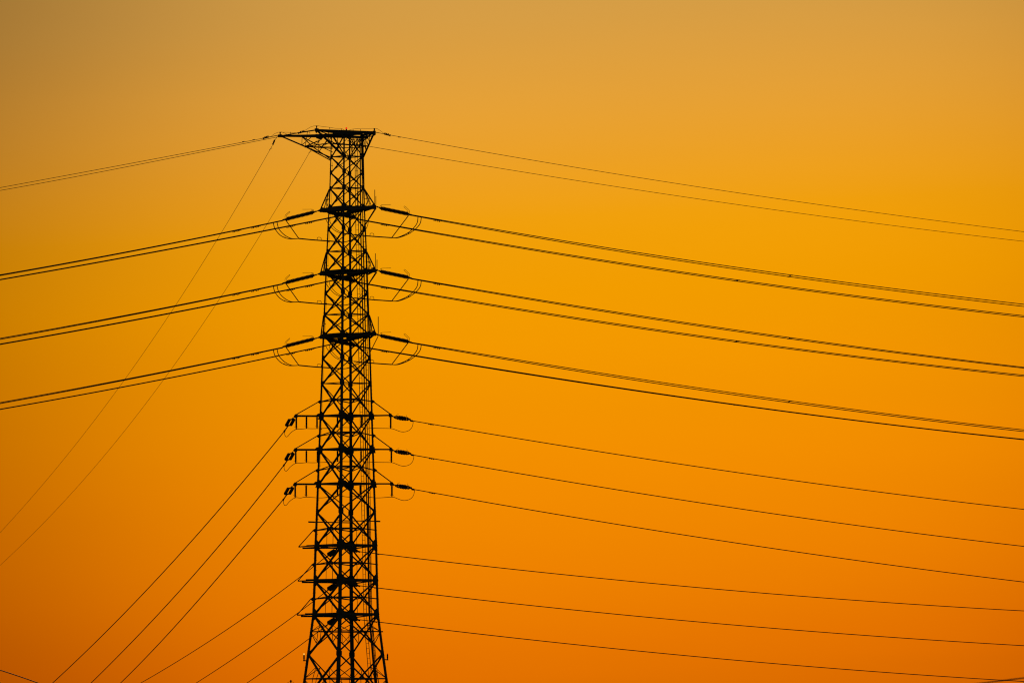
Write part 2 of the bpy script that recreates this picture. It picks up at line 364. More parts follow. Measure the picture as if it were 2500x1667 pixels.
for a, b, wd in ((L0, R0_, 2.4), (N0, F0, 2.4), (P(800, 325, -1.2), P(897, 325.5, -1), 3.2), (P(792, 330, 1.6), P(895, 331, 1.8), 2.6)): hm(a+Vector((0, 0, .1)), b+Vector((0, 0, .1)), wd, 'deck_beam', Vector((0, 0, 1)))
hm(P(914, 326.5, -4), P(884, 331.5, 0), 1.5); hm(P(911.5, 332, -4), P(878, 338, 1), 2.0)
for x0, y0, y1, d, r in ((684, 323, 330, 3, 1.7), (773, 307, 315, -6, 1.5), (914, 313.5, 321, -4, 1.8)):
    m = MB(); p = P(x0, y1, d); h = (y1-y0)*px
    m.lathe(p, Vector((0, 0, 1)), [(0, r*px*.8), (h*.45, r*px*.75), (h*.6, r*px*1.15), (h*.95, r*px), (h, r*px*.4)], 10).build('ground_wire_post', STEEL, head)
for x, y, d in ((709, 324, 3), (709, 331, 3), (719, 332, 3), (756, 324, 1), (786, 325, 1), (804.5, 313, -5), (833, 316, -5), (862, 318, -4.5), (880, 317.5, -4.2)):
    MB().box(P(x, y-1.5, d), P(x+.7, y+3, d), .06).build('clip_rod', STEEL, head)
# red beacon on the very top
bc = sub('beacon', tower)
p = P(845.6, 321.5, -1)
MB().lathe(p, Vector((0, 0, 1)), [(0, .11), (.12, .11), (.14, .085), (.3, .085)], 12).build('beacon_base', STEEL, bc)
MB().lathe(p+Vector((0, 0, .3)), Vector((0, 0, 1)), [(0, .095), (.04, .11), (.15, .11), (.21, .07), (.23, .02)], 12).build('beacon_lamp', REDL, bc, smooth=True)
# obstruction lamps beside the lower legs
for sgn, bx, by, x1, ml, nm in ((-1, 742.2, 1611.5, 749, YELL, 'lit amber obstruction lamp on the left leg'), (1, 946, 1609.5, 938, REDD, 'dull red obstruction lamp on the right leg')):
    o = sub('warning_light', tower); o['label'] = nm; d = 0
    MB().box(node('L' if sgn < 0 else 'R', by), P(bx, by, d), 2.4*px).build('bracket', STEEL, o)
    MB().lathe(P(bx, by+1.5, d), Vector((0, 0, 1)), [(0, .11), (.12, .11), (.15, .07), (.3, .095), (.72, .095), (.76, .06)], 10).build('lamp_body', STEEL, o)
    MB().lathe(P(bx, by-13.5, d), Vector((0, 0, 1)), [(0, .06), (.03, .09 if sgn < 0 else .06), (.17 if sgn < 0 else .09, .09 if sgn < 0 else .05), (.22 if sgn < 0 else .12, .04)], 10).build('lamp_glass', ml, o, smooth=True)

# ---------------------------------------------------------------- the three main crossarm frames
DYM = (0, 154.4, 308.8)
for lv, dy in enumerate(DYM):
    arm = sub('crossarm', tower); arm['label'] = ('top main crossarm frame', 'middle main crossarm frame', 'lowest main crossarm frame')[lv]
    ya = ARMY[lv]; yt = (460, 614, 768)[lv]
    A = P(783, 512.5+dy, -1.9); B = P(916, 505+dy, -2.6); Cc = P(908, 507.5+dy, 2.3); D = P(790, 516+dy, 2.5)
    def am(p, q, wd, nm='arm_beam', h=None): return MB().box(p, q, ((h or wd)+.3)*px, wd*px, Vector((0, 0, 1))).build(nm, STEEL, arm)
    for p, q, h in ((A, B, 6.8), (B, Cc, 6.0), (Cc, D, 6.0), (D, A, 5.0)): am(p, q, 3.5, h=h)
    zl = (A.z+B.z+Cc.z+D.z)/4
    nodes = {k: node(k, ya) for k in 'LNRF'}
    for k, tgt in (('L', A), ('L', D), ('N', A), ('N', B), ('R', B), ('R', Cc), ('F', Cc), ('F', D)):
        am(nodes[k], tgt, 2.6, 'arm_chord')
        lo = nodes[k].copy(); lo.z -= .45; t2 = tgt.copy(); t2.z -= .1; am(lo, t2, 2.2, 'arm_chord')
    for k, tgt in (('L', A), ('L', D), ('R', B), ('R', Cc)):
        am(node(k, yt+2), tgt+Vector((0, 0, .1)), 2.2 if tgt is A or tgt is B else 1.2, 'tie_rod')
        a = node(k, yt+2).lerp(tgt, .52); b = node(k, (yt+ya)/2+2); am(a, b, 1.0, 'web_brace'); am(a, nodes[k], .8, 'web_brace')
        am(node(k, yt+4).lerp(tgt, .05), tgt.lerp(nodes[k], .45), .9, 'web_brace')
    for k1, k2 in (('L', 'R'), ('N', 'F')): am(nodes[k1], nodes[k2], 2.6, 'arm_chord')
    for i in range(6):                                           # zig zag plan bracing
        t0, t1 = i/6, (i+1)/6
        p, q = (A.lerp(B, t0), D.lerp(Cc, t1)) if i % 2 == 0 else (D.lerp(Cc, t0), A.lerp(B, t1))
        am(p, q, 1.6, 'web_brace')
    # grating panels of the inspection deck: bars joined
    m = MB()
    for i in range(23):
        t = (i+.5)/23; p = A.lerp(B, t); q = D.lerp(Cc, t); m.box(p.lerp(q, .02), p.lerp(q, .35), .05, .09, Vector((0, 0, 1)))
        if 4 < i < 20: m.box(p.lerp(q, .55), p.lerp(q, .98), .05, .09, Vector((0, 0, 1)))
    for t in (.12, .3, .6, .85): m.box(A.lerp(D, t), B.lerp(Cc, t), .12, .14, Vector((0, 0, 1)))
    m.build('deck_grating', STEEL, arm, 'stuff')
    # lower knee braces under the deck
    for k in 'NF':
        am(node(k, ya+22), nodes[k]*.45+((A, B, Cc, D)['LNRF'.index(k)])*.55, 1.8, 'knee_brace')
    for x, y in ((785, 512.5), (916.5, 504)):
        c = P(x, y+dy, -2.0 if x < 800 else -2.7)
        MB().plate([c+Vector((-.36, 0, -.06)), c+Vector((-.3, 0, -.16)), c+Vector((-.2, 0, -.3)), c+Vector((.45, 0, -.3)), c+Vector((.25, 0, .3)), c+Vector((0, 0, .26))] if x < 800 else
            [c+Vector((.12, 0, -.35)), c+Vector((.12, 0, .05)), c+Vector((-.2, 0, .3)), c+Vector((-.4, 0, .25)), c+Vector((-.4, 0, -.35))], Vector((0, 1, 0)), .35).build('tip_plate', STEEL, arm)
    # upright rods and the sloping prop at the right end
    if lv == 0: rods = ((915, 463.5, 504, 1.7), (917.7, 479, 505, 1.5)); pr = ((917, 511, 893, 548), (914.5, 511, 890, 551))
    elif lv == 1: rods = ((916.4, 618.6, 662, 1.6), (920.4, 634, 662, 1.8)); pr = ((920, 665, 901.5, 692), (918, 664, 899, 694))
    else: rods = ((923.4, 773, 819, 1.9),); pr = ((923.5, 820, 905, 857),)
    for x, y0, y1, wd in rods: MB().tube([P(x, y0, -2.6), P(x, y1, -2.6)], wd*px/2, 8).build('upright_rod', STEEL, arm)
    for x0, y0, x1, y1 in pr: MB().tube([P(x0, y0, -2.6), P(x1, y1, -.3)], 1.0*px, 6).build('prop', STEEL, arm)
    if lv: am(B, P(rods[-1][0], 818.5 if lv == 2 else 662.5, -2.6), 3.0, 'arm_beam')

# ---------------------------------------------------------------- lower crossarms (three wide ones, then three short ones to the left)
LOWT = [((721.6, 1015), (954, 1013.5), (779.6, 980.5), (910, 982)), ((720.7, 1097.5), (955.5, 1096.8), (777.9, 1063.6), (913.6, 1066)), ((719.8, 1181.4), (957.3, 1180.5), (774.3, 1147.5), (918, 1150))]
ORD = ('upper', 'middle', 'lower')
for i, (tl, tr, bl, br) in enumerate(LOWT):
    y = (1015, 1097, 1181)[i]
    arm = sub('crossarm', tower); arm['label'] = ORD[i] + ' wide crossarm below the main arms'
    for tip, bk, k, h in ((tl, bl, 'L', 4.6), (tr, br, 'R', 3.6)):
        t = P(*tip, .3 if k == 'L' else -.3); nk = node(k, y); x = DIR[k]
        MB().box(t, nk, h*px, .16, Vector((0, 0, 1))).build('arm_beam', STEEL, arm)
        for k2 in NEXT[k]: MB().box(t.lerp(nk, .25), node(k2, y), 2.2*px, .08, Vector((0, 0, 1))).build('arm_chord', STEEL, arm)
        MB().box(t+Vector((0, 0, .12)), node(k, bk[1])+DIR[k]*.22, 2.3*px).build('tie_rod', STEEL, arm)
        s = 1 if k == 'L' else -1
        MB().plate([t+Vector((-.25*s, 0, -.08)), t+Vector((-.05*s, 0, .22)), t+Vector((.25*s, 0, .2)), t+Vector((.25*s, 0, -.22)), t+Vector((-.2*s, 0, -.22))], Vector((0, 1, 0)), .25).build('tip_plate', STEEL, arm)
    MB().box(node('L', y+1), node('R', y+1), 2.6*px, .12, Vector((0, 0, 1))).build('arm_chord', STEEL, arm)
    MB().plate([P(829, y-4, .4), P(834, y-10, .4), P(843, y-9, .4), P(850, y-4, .4), P(863, y-1, .4), P(863, y+7, .4), P(857, y+14, .4), P(849, y+13, .4), P(842, y+6, .4), P(830, y+4, .4)], Vector((0, 1, 0)), .1).build('gusset_plate', STEEL, arm)
    q = node('L', y); MB().plate([q+Vector((-.42, 0, -.06)), q+Vector((-.38, 0, .14)), q+Vector((-.2, 0, .3)), q+Vector((.15, 0, .36)), q+Vector((.15, 0, -.4)), q+Vector((-.2, 0, -.42)), q+Vector((-.08, 0, -.1))], Vector((0, 1, 0)), .3).build('pivot_plate', STEEL, arm)
    q = node('R', y); MB().plate([q+Vector((-.2, 0, .35)), q+Vector((.1, 0, .3)), q+Vector((.22, 0, -.46)), q+Vector((-.2, 0, -.46))], Vector((0, 1, 0)), .3).build('pivot_plate', STEEL, arm)
for i, (tip, bk) in enumerate((((728.7, 1334.5), (769, 1293)), ((727, 1417.6), (763.6, 1377)), ((725, 1500.6), (760, 1460)))):
    y = (1331, 1416, 1499)[i]
    arm = sub('crossarm', tower); arm['label'] = ORD[i] + ' short crossarm pointing left'
    t = P(*tip, .6); t2 = P(tip[0]+10, tip[1]+3, .9); t3 = P(tip[0]+20, tip[1]-2.5, .3)
    nl = node('L', y)
    for p, q, h in ((t, nl, 2.8), (t2, node('F', y+3), 4.0), (t3, node('N', y), 4.2)): MB().box(p, q, h*px, .1, Vector((0, 0, 1))).build('arm_beam', STEEL, arm)
    MB().box(t2, nl+Vector((0, .1, -.2)), 3*px, .1, Vector((0, 0, 1))).build('arm_beam', STEEL, arm)
    MB().box(t, node('L', bk[1])+DIR['L']*.2, 2.3*px).build('tie_rod', STEEL, arm)
    # rear arm, seen through the tower, that carries two strings
    f = node('F', y+1); e1 = P(822.5, y+7.5, 5.6); e2 = P(858, y+8.5, 5.6)
    for p, q in ((f, e1), (f, e2), (e1, e2), (node('L', y), e1), (node('R', y), e2)): MB().box(p, q, 3.0*px, .1, Vector((0, 0, 1))).build('arm_beam', STEEL, arm)
    MB().plate([P(838, y-9, 2), P(868, y-4, 2), P(872, y+8, 2), P(862, y+11, 2), P(842, y+7, 2)], Vector((0, 1, 0)), .1).build('gusset_plate', STEEL, arm)

# ---------------------------------------------------------------- insulator strings
def disc_prof(n, pitch, r, h0=0):
    pr = []
    for i in range(n):
        b = h0+i*pitch; pr += [(b, r*.42), (b+pitch*.2, r*.6), (b+pitch*.45, r), (b+pitch*.68, r*.95), (b+pitch*.86, r*.5)]
    return pr
def string(p, s0, s1, q, n, r, sep, label, group, dsep=.12, horns=True, taper=False):
    """p attachment, s0-s1 the run of discs, q the conductor clamp; two parallel strings apart by sep (a vector)"""
    p, s0, s1, q = [P(*a) for a in (p, s0, s1, q)]
    root = thing('insulator_string', p, label, 'insulator', group)
    u = (s1-s0).normalized(); L = (s1-s0).length
    MB().tube([p, p.lerp(s0, .6), s0-u*.03], .06, 6).tube([p.lerp(s0, .25), p.lerp(s0, .35)], .1, 6).tube([p.lerp(s0, .6), p.lerp(s0, .7)], .1, 6).build('link', STEEL, root)
    for e, o in ((s0, -1), (s1, 1)):
        k = 1.0; MB().plate([e-sep*.66, e+sep*.66, e+sep*.5+u*o*.13, e+u*o*.22, e-sep*.5+u*o*.13], u.cross(sep).normalized(), .12).build('yoke_plate', STEEL, root)
    for o in (-.5, .5):
        m = MB(); a = s0+sep*o
        pr = disc_prof(n, L/n, r)
        if taper: pr = [(h, rr*(.5+.5*math.sin(math.pi*min(1, max(0, h/L*.9+.05))))) for h, rr in pr]
        m.lathe(a, u, pr, 12).build('disc_string', PORC, root, 'stuff')
    MB().tube([s1+u*.05, s1.lerp(q, .5), q], .075, 6).tube([q-u*.18, q+u*.16], .11, 6).build('clamp', STEEL, root)
    return root
GS = 'double tension strings at the main crossarms'
LEVN = ('top', 'middle', 'lowest')
def horn(root, pts, d, r=.023):
    MB().tube(spline([P(x, y, d) for x, y in pts], 5), r, 5).build('arcing_horn', STEEL, root)
for lv, dy in enumerate(DYM):
    if lv == 2: dyl, dyr = 309.2, 311
    else: dyl = dyr = dy
    for side, sh, depth in (('front', 0, -2.0), ('rear', 1, 2.2)):
        ox, oy = (128.7, -9) if sh else (0, 0)
        y = dyl+oy; dq = depth+1.8
        r = string((783+ox, 513+y, depth), (765+ox, 518.6+y, depth+.5), (700+ox, 534.8+y, dq), (693+ox, 536.8+y, dq+.1), 21, 3.4*px, Vector((1.6*px, .12, 4.0*px)),
                   f'{side} left-going double insulator string on the {LEVN[lv]} main crossarm', GS)
        d = depth+.6
        horn(r, [(767+ox, 517.5+y), (765.5+ox, 513.5+y), (762+ox, 511.4+y), (750+ox, 511.4+y), (738.6+ox, 511.5+y)], d)
        horn(r, [(764.5+ox, 517.5+y), (763+ox, 514+y), (760.5+ox, 511.6+y)], d+.1, .02)
        horn(r, [(696+ox, 535+y), (696+ox, 527+y), (699.5+ox, 522.5+y), (706+ox, 517+y), (707.8+ox, 516.6+y), (707+ox, 518.8+y), (701.5+ox, 524+y), (699+ox, 528.5+y), (699.3+ox, 534+y)], dq)
        ox, oy = (-129.4, 9.2) if sh else (0, 0)
        y = dyr+oy
        r = string((918+ox, 504+y, depth), (930.5+ox, 508.8+y, depth+.4), (995.6+ox, 522.4+y, depth+1.8), (1002+ox, 524.6+y, depth+1.9), 21, 3.4*px, Vector((-.2*px, .12, 4.0*px)),
                   f'{side} right-going double insulator string on the {LEVN[lv]} main crossarm', GS)
        horn(r, [(927.5+ox, 506+y), (928.5+ox, 503+y), (931.5+ox, 500.8+y), (943+ox, 500.2+y), (954.8+ox, 499.6+y)], d)
        horn(r, [(930+ox, 505.5+y), (931+ox, 502.5+y), (933.5+ox, 500.8+y)], d+.1, .02)
        horn(r, [(999.5+ox, 522+y), (999.5+ox, 515+y), (997+ox, 511.5+y), (989+ox, 504+y), (987+ox, 504+y), (986.6+ox, 506+y), (993.5+ox, 512.5+y), (996.2+ox, 516+y), (996.4+ox, 521+y)], depth+1.8)
for i in range(3):
    dy = (0, 83.4, 167.2)[i]
    x = -1.4*i
    string((716.5+x, 1019+dy, .3), (712+x, 1024.3+dy, .5), (704.5+x, 1037.6+dy, 1.9), (694.5+x, 1052+dy, 2.6), 10, 4.0*px, Vector((11.2*px, 0, 1.0*px)),
           f'splayed double insulator string at the left tip of the {ORD[i]} wide crossarm', 'short strings at the wide crossarms')
    x = 1.6*i
    r = string((955.5+x, 1014.5+dy, -.3), (965+x, 1018.3+dy, 0), (996.5+x, 1022.8+dy, 1.0), (1005+x, 1027+dy, 1.2), 8, 3.9*px, Vector((0, .12, 4.4*px)),
           f'short double insulator string at the right tip of the {ORD[i]} wide crossarm', 'short strings at the wide crossarms', taper=True)
    horn(r, [(967.5+x, 1015+dy), (967.8+x, 1012.5+dy), (973+x, 1010+dy)], .2, .019); horn(r, [(993.5+x, 1018+dy), (993+x, 1016+dy), (991+x, 1012.6+dy)], 1, .019)
    MB().plate([P(998+x, 1024.5+dy, 1), P(1001.5+x, 1020.3+dy, 1), P(1004+x, 1026+dy, 1)], Vector((0, 1, 0)), .08).build('arcing_plate', STEEL, r)
    dy = (0, 83.6, 167)[i]
    string((822.5, 1339.6+dy, 5.6), (818.5, 1344.5+dy, 5.8), (803, 1354+dy, 6.8), (796, 1360+dy, 7.2), 9, 3.7*px, Vector((-5.0*px, .1, 4.6*px)),
           f'rear insulator string seen through the legs, sloping left from the {ORD[i]} short crossarm', 'strings behind the lower legs')
    string((858, 1340+dy, 5.6), (861, 1341.4+dy, 5.8), (872, 1344.6+dy, 6.6), (876.5, 1346+dy, 7), 5, 2.8*px, Vector((0, .1, 3.2*px)),
           f'rear insulator string seen through the legs, sloping right from the {ORD[i]} short crossarm', 'strings behind the lower legs')

# hanging post insulators that hold the jumper under the wide crossarms
POSTX = [(723.4, 748.2, 774, 824, 883, 953.8), (722, 748, 775.2, 824, 881.5, 955.5), (720.7, 747.5, 824, 879.5, 956.8)]
POSTB = []
PN = {723.4: 'first', }
for i, xs in enumerate(POSTX):
    dy = (0, 83, 167)[i]; row = []
    for j, x in enumerate(xs):
        left = x < 846; d = .5 if x < 790 else 1.6 if x < 900 else -.2
        yt = 1017+dy; yb = (1047 if j == 0 else 1045.3 if x < 790 else 1042.5 if x < 900 else 1045.3)+dy
        p, q = P(x, yt, d), P(x, yb, d); u = Vector((0, 0, -1)); H = p.z-q.z
        place = {0: 'at the left tip', len(xs)-1: 'at the right tip'}.get(j) or ({1: 'second from the left tip', 2: 'just outside the left leg'}.get(j) if x < 790 else 'between the left and middle legs' if x < 846 else 'between the middle and right legs')
        r = thing('hanging_insulator', p, f'slim post insulator hanging {place} of the {ORD[i]} wide crossarm', 'insulator', 'post insulators holding the lower jumpers')
        pr = [(0, .07)]; n = 16
        for s in range(n):
            b = .1+(H-.3)*s/n; pr += [(b, .092), (b+(H-.3)/n*.5, .118)]
        pr += [(H-.18, .085), (H-.12, .07), (H, .07)]
        MB().lathe(p, u, pr, 10).build('ribbed_rod', PORC, r)
        for s in (-1, 1):
            MB().tube([q+Vector((0, 0, .12)), q+Vector((.1*s, 0, .16)), q+Vector((.24*s, 0, .3 if s < 0 else .2))], .018, 5).build('arcing_horn', STEEL, r)
            MB().tube([p+Vector((.04*s, 0, -.1)), p+Vector((.2*s, 0, -.12))], .012, 5).build('arcing_horn', STEEL, r)
        MB().box(q+Vector((-.1, 0, -.02)), q+Vector((.1, 0, -.02)), .08).build('cable_clamp', STEEL, r)
        row.append((x, yb+.5, d))
    POSTB.append(row)

# ---------------------------------------------------------------- jumpers
for lv, dy in enumerate(DYM):
    if lv == 2: dy = 309.2
    t = thing('jumper_cable', P(729.6, 582.5+dy, 0), f'looped jumper on the left under the {LEVN[lv]} main crossarm', 'jumper cable', 'jumper loops of the main line')
    def jp(pts, r, nm='cable'): return MB().tube(spline([P(x, y+dy, d) for x, y, d in pts], 6), r, 6).build(nm, WIRE, t)
    jp([(667, 543.5, 0), (671, 558, .1), (681, 571.5, .3), (692, 579, .4), (705, 583, .6), (717, 583.2, .7), (729.6, 582.5, .8)], .05)
    jp([(676, 541.5, .1), (680, 557, .2), (688.5, 568.5, .3), (700, 577.5, .5), (713, 582.6, .6), (729.6, 582.5, .8)], .05)
    jp([(729.6, 582.5, .8), (766, 586, 1.2), (803, 588.6, 1.6), (833, 591, 3.6)], .075, 'rigid_tube')
    jp([(833, 591, 3.6), (844, 590.5, 4), (856, 587.5, 4), (872, 580, 3.8), (885, 570, 3.5), (893, 560, 3.5), (897.5, 550, 3.7), (899.3, 541, 3.9)], .04)
    jp([(833, 591, 3.6), (846, 589.5, 4), (860, 584.5, 4), (872, 576, 3.8), (881, 566, 3.5), (888, 553, 3.5), (891, 540, 3.8)], .03)
    MB().tube([P(697.5, 537.5+dy, 0), P(729.6, 582.5+dy, .8)], .06, 6).build('strut', STEEL, t)
    MB().tube(spline([P(x, y+dy, .9) for x, y in ((774.3, 586.5), (774.5, 581.5), (776.5, 579.6), (782, 579.9), (784.2, 582), (784.3, 587))], 4), .032, 5).build('guard_loop', STEEL, t)
    for x, y in ((694, 579.5), (759, 585.3), (733, 582.8), (797, 588.3)): MB().box(P(x-2.5, y+dy-.3, .8), P(x+2.5, y+dy+.3, .8), .1).build('spacer', STEEL, t)
    t = thing('jumper_cable', P(956, 580.5+dy, 0), f'looped jumper on the right under the {LEVN[lv]} main crossarm', 'jumper cable', 'jumper loops of the main line')
    jp([(1020.7, 528.5, 0), (1018.5, 544, .1), (1010, 556.5, .3), (997, 568, .4), (980, 576.5, .6), (967, 580.5, .7), (956, 580.5, .8)], .05)
    jp([(1028.7, 530, 0), (1026, 545, .1), (1016, 558, .3), (1000, 569.5, .4), (985, 576.5, .6), (970, 580.8, .7), (956, 580.5, .8)], .05)
    jp([(956, 580.5, .8), (925, 578.4, 1), (894, 576, 1.4), (865, 573, 3.4)], .07, 'rigid_tube')
    jp([(865, 573, 3.4), (850, 572, 4), (838, 571, 4), (826, 567.5, 3.6), (815, 561, 3.2), (804, 549, 3), (798, 541, 2.9), (795.7, 535.7, 2.9)], .04)
    jp([(865, 573, 3.4), (852, 571.5, 4), (838, 569, 3.6), (824, 562.5, 3.4), (813, 552, 3), (806, 543, 2.9), (804.6, 534, 2.9)], .036)
    MB().tube([P(997.5, 526+dy, 0), P(956.4, 580.5+dy, .8)], .058, 6).build('strut', STEEL, t)
    MB().tube(spline([P(x, y+dy, 1) for x, y in ((903.2, 576.5), (903.5, 571.5), (905.5, 569.6), (910.5, 569.9), (912.6, 572), (912.8, 577.3))], 4), .032, 5).build('guard_loop', STEEL, t)
    for x, y in ((924, 578.4), (999, 569.5), (956, 580.5)): MB().box(P(x-3, y+dy-.2, .8), P(x+3, y+dy+.2, .8), .1).build('spacer', STEEL, t)
for i in range(3):
    dy = (0, 83.4, 167.2)[i]; xl, xr = -1.4*i, 1.6*i
    t = thing('jumper_cable', P(846, 1045+dy, 2), f'thin jumper hung below the {ORD[i]} wide crossarm', 'jumper cable', 'jumpers under the wide crossarms')
    sag = 2.2 if i == 2 else .4
    pts = [(695+xl, 1053+dy, 2.5), (695.3+xl, 1061+dy, 2), (698+xl, 1065.6+dy, 1.7), (702.5+xl, 1064.6+dy, 1.4), (711+xl, 1055+dy, 1)]
    row = POSTB[i]; pts.append((row[0][0], row[0][1], row[0][2]))
    for a, b in zip(row[:-1], row[1:]):
        pts.append(((a[0]+b[0])/2, (a[1]+b[1])/2 + sag*min(1.5, (b[0]-a[0])/45), (a[2]+b[2])/2)); pts.append(b)
    pts += [(966+xr, 1049+dy, 0), (977+xr, 1053+dy, .3), (987+xr, 1053.8+dy, .6), (998+xr, 1050.5+dy, .9), (1005.5+xr, 1043+dy, 1), (1008.3+xr, 1034+dy, 1.1), (1008.8+xr, 1027.5+dy, 1.2)]
    MB().tube(spline([P(*p) for p in pts], 6), .034, 6).build('cable', WIRE, t)
for pts, nm in ((((663, 332.5, 3), (672, 326.5, 3), (684, 322.8, 3), (692, 324.5, 3), (700, 328, 3)), 'the far left tip'),
            (((745, 319, -5.8), (759, 310.5, -5.8), (773, 307.6, -6), (787, 309.5, -5.8), (804.6, 311.5, -5.4), (819, 314, -5.2), (833, 314.6, -5), (843, 319.5, -4.8)), 'the high front tip'),
            (((850, 319, -4.8), (862, 315.8, -4.5), (880, 314.3, -4.2), (900, 314.3, -4), (914, 314, -4), (921, 315, -3.9), (929, 320, -3.8), (938, 327, -3.7)), 'the right tip'),
            (((686, 323.5, 3), (700, 323.6, 3), (715, 324.3, 2), (735, 326, 2)), 'the beam right of the far left tip')):
    tag(MB().tube(spline([P(*p) for p in pts], 6), .022, 5).build('bonding_wire', WIRE), f'thin bonding wire arching over the post at {nm}' if 'tip' in nm and 'beam' not in nm else 'thin bonding wire running low along the beam right of the far left tip', 'bonding wire', 'bonding wires on the tower head')

# ---------------------------------------------------------------- line wires
def poly_ext(c, u, u0, u1):
    """the fitted curve, carried on past its measured ends along its tangent with a gentle constant bend"""
    if u0 > u1: u0, u1 = u1, u0
    e = min(max(u, u0), u1); d = u-e
    return float(np.polyval(c, e) + np.polyval(np.polyder(c), e)*d)
def track(meas, x_end, d0, d_end, deg=3, ext=.3, n=90):
    """points along a measured span; distance varies so that the span is straight in plan"""
    xs = np.array([m[0] for m in meas]); ys = np.array([m[1] for m in meas]); c = np.polyfit((xs-1000)/1000, ys, min(deg, len(xs)-1))
    xa = xs[0]; xb = x_end + (x_end-xa)*ext; out = []
    i0, i1 = 1/(DIST+d0), 1/(DIST+d_end)
    for k in range(n+1):
        x = xa + (xb-xa)*k/n; inv = i0 + (i1-i0)*(x-xa)/(x_end-xa)
        out.append((x, poly_ext(c, (x-1000)/1000, (xa-1000)/1000, (xs[-1]-1000)/1000), 1/inv-DIST))
    return out
def at_x(tr, x):
    for a, b in zip(tr[:-1], tr[1:]):
        if min(a[0], b[0]) <= x <= max(a[0], b[0]):
            t = (x-a[0])/(b[0]-a[0]); return P(a[0]+(b[0]-a[0])*t, a[1]+(b[1]-a[1])*t, a[2]+(b[2]-a[2])*t)
def wire_obj(tr, r, name, parent=None): return MB().tube([P(*p) for p in tr], r, 6).build(name, WIRE, parent)
def damper(parent, tr, x, drop=.09, L=.42, r=.055):
    a = at_x(tr, x); b = at_x(tr, x+2) or a+Vector((1, 0, 0)); u = (b-a).normalized(); dn = Vector((0, 0, -drop))
    m = MB(); m.tube([a, a+dn], .02, 5); m.tube([a+dn-u*L/2, a+dn+u*L/2], .014, 5)
    for s in (-1, 1):
        m.tube([a+dn+u*s*L*.3, a+dn+u*s*L*.5], r, 8)
    m.build('vibration_damper', STEEL, parent)
def twin(top, bot, x_end, d0, d1, label, group, damp=(), spacer=None, r=.052, dsep=.15, deg=3):
    t1 = track(top, x_end, d0, d1, deg); t2 = track(bot, x_end, d0+dsep, d1+dsep, deg)
    root = thing('twin_conductor', P(*t1[0]), label, 'power line', group)
    wire_obj(t1, r, 'wire', root); wire_obj(t2, r, 'wire', root)
    for j, x in enumerate(damp):
        damper(root, t1 if j % 2 else t2, x, .12)
    if spacer:
        for s in spacer:
            a, b = at_x(t1, s+4), at_x(t2, s-4); MB().box(a, b, .09).box(a-Vector((.14, 0, 0)), a+Vector((.14, 0, -.02)), .12).box(b-Vector((.14, 0, 0)), b+Vector((.14, 0, -.02)), .12).build('spacer', STEEL, root)
    return root
MR = 'main twin lines running right'; ML_ = 'main twin lines running left'
LV3 = ('highest', 'middle', 'lowest')
RN = [([(1003, 524.3), (1080, 537.5), (1200, 559.3), (1700, 638), (2200, 707.3), (2500, 742.8)], [(1003, 525.8), (1080, 539.6), (1200, 562.5), (1700, 642.3), (2200, 712.3), (2500, 748)], 1929),
      ([(1003, 679.3), (1080, 692.3), (1200, 713.4), (1700, 791.2), (2200, 860.2), (2500, 896.3)], [(1003, 680.6), (1080, 694.5), (1200, 716), (1700, 794.3), (2200, 863.1), (2500, 898.5)], 1928),
      ([(1003, 835.6), (1080, 848.4), (1200, 868.3), (1700, 945.8), (2200, 1014.2), (2500, 1049)], [(1003, 837), (1080, 850.6), (1200, 871.6), (1700, 950), (2200, 1018.2), (2500, 1053)], 1927)]
RF = [([(874, 534.6), (1080, 572), (1200, 591.2), (1700, 669), (2200, 736), (2500, 770.6)], [(874, 536), (1080, 574), (1200, 594), (1700, 672.3), (2200, 739.2), (2500, 774)], 1800),
      ([(874, 689), (1080, 723.6), (1200, 743.4), (1700, 818.5), (2200, 882.3), (2500, 915.7)], [(874, 690.4), (1080, 726), (1200, 746.4), (1700, 821.6), (2200, 885.2), (2500, 918.8)], 1798),
      ([(874, 844.6), (1080, 878.4), (1200, 898.3), (1700, 973.8), (2200, 1038.8), (2500, 1072.0)], [(874, 845.8), (1080, 880.6), (1200, 900.0), (1700, 975), (2200, 1040), (2500, 1073.2)], 1797)]
LN = [([(690, 538), (560, 565.4), (300, 616.6), (0, 671)], [(690, 539), (560, 566.9), (300, 617.9), (0, 672.9)]),
      ([(690, 692.6), (560, 719.6), (300, 771), (0, 825.9)], [(690, 694), (560, 721.4), (300, 773), (0, 828.4)]),
      ([(690, 847.6), (560, 875), (300, 926.6), (0, 982.6)], [(690, 849), (560, 876.8), (300, 928.6), (0, 985)])]
LF = [([(820, 528), (720, 548.7), (560, 579.6), (300, 628.8), (0, 682.2)], [(820, 529.3), (720, 550.6), (560, 581.2), (300, 630), (0, 683.6)]),
      ([(820, 682.3), (660, 716), (300, 785.4), (0, 839.6)], [(820, 683.5), (660, 717.6), (300, 787), (0, 841.2)]),
      ([(820, 837.6), (660, 872), (300, 944), (0, 998.4)], [(820, 838.6), (660, 873), (300, 945), (0, 999.4)])]
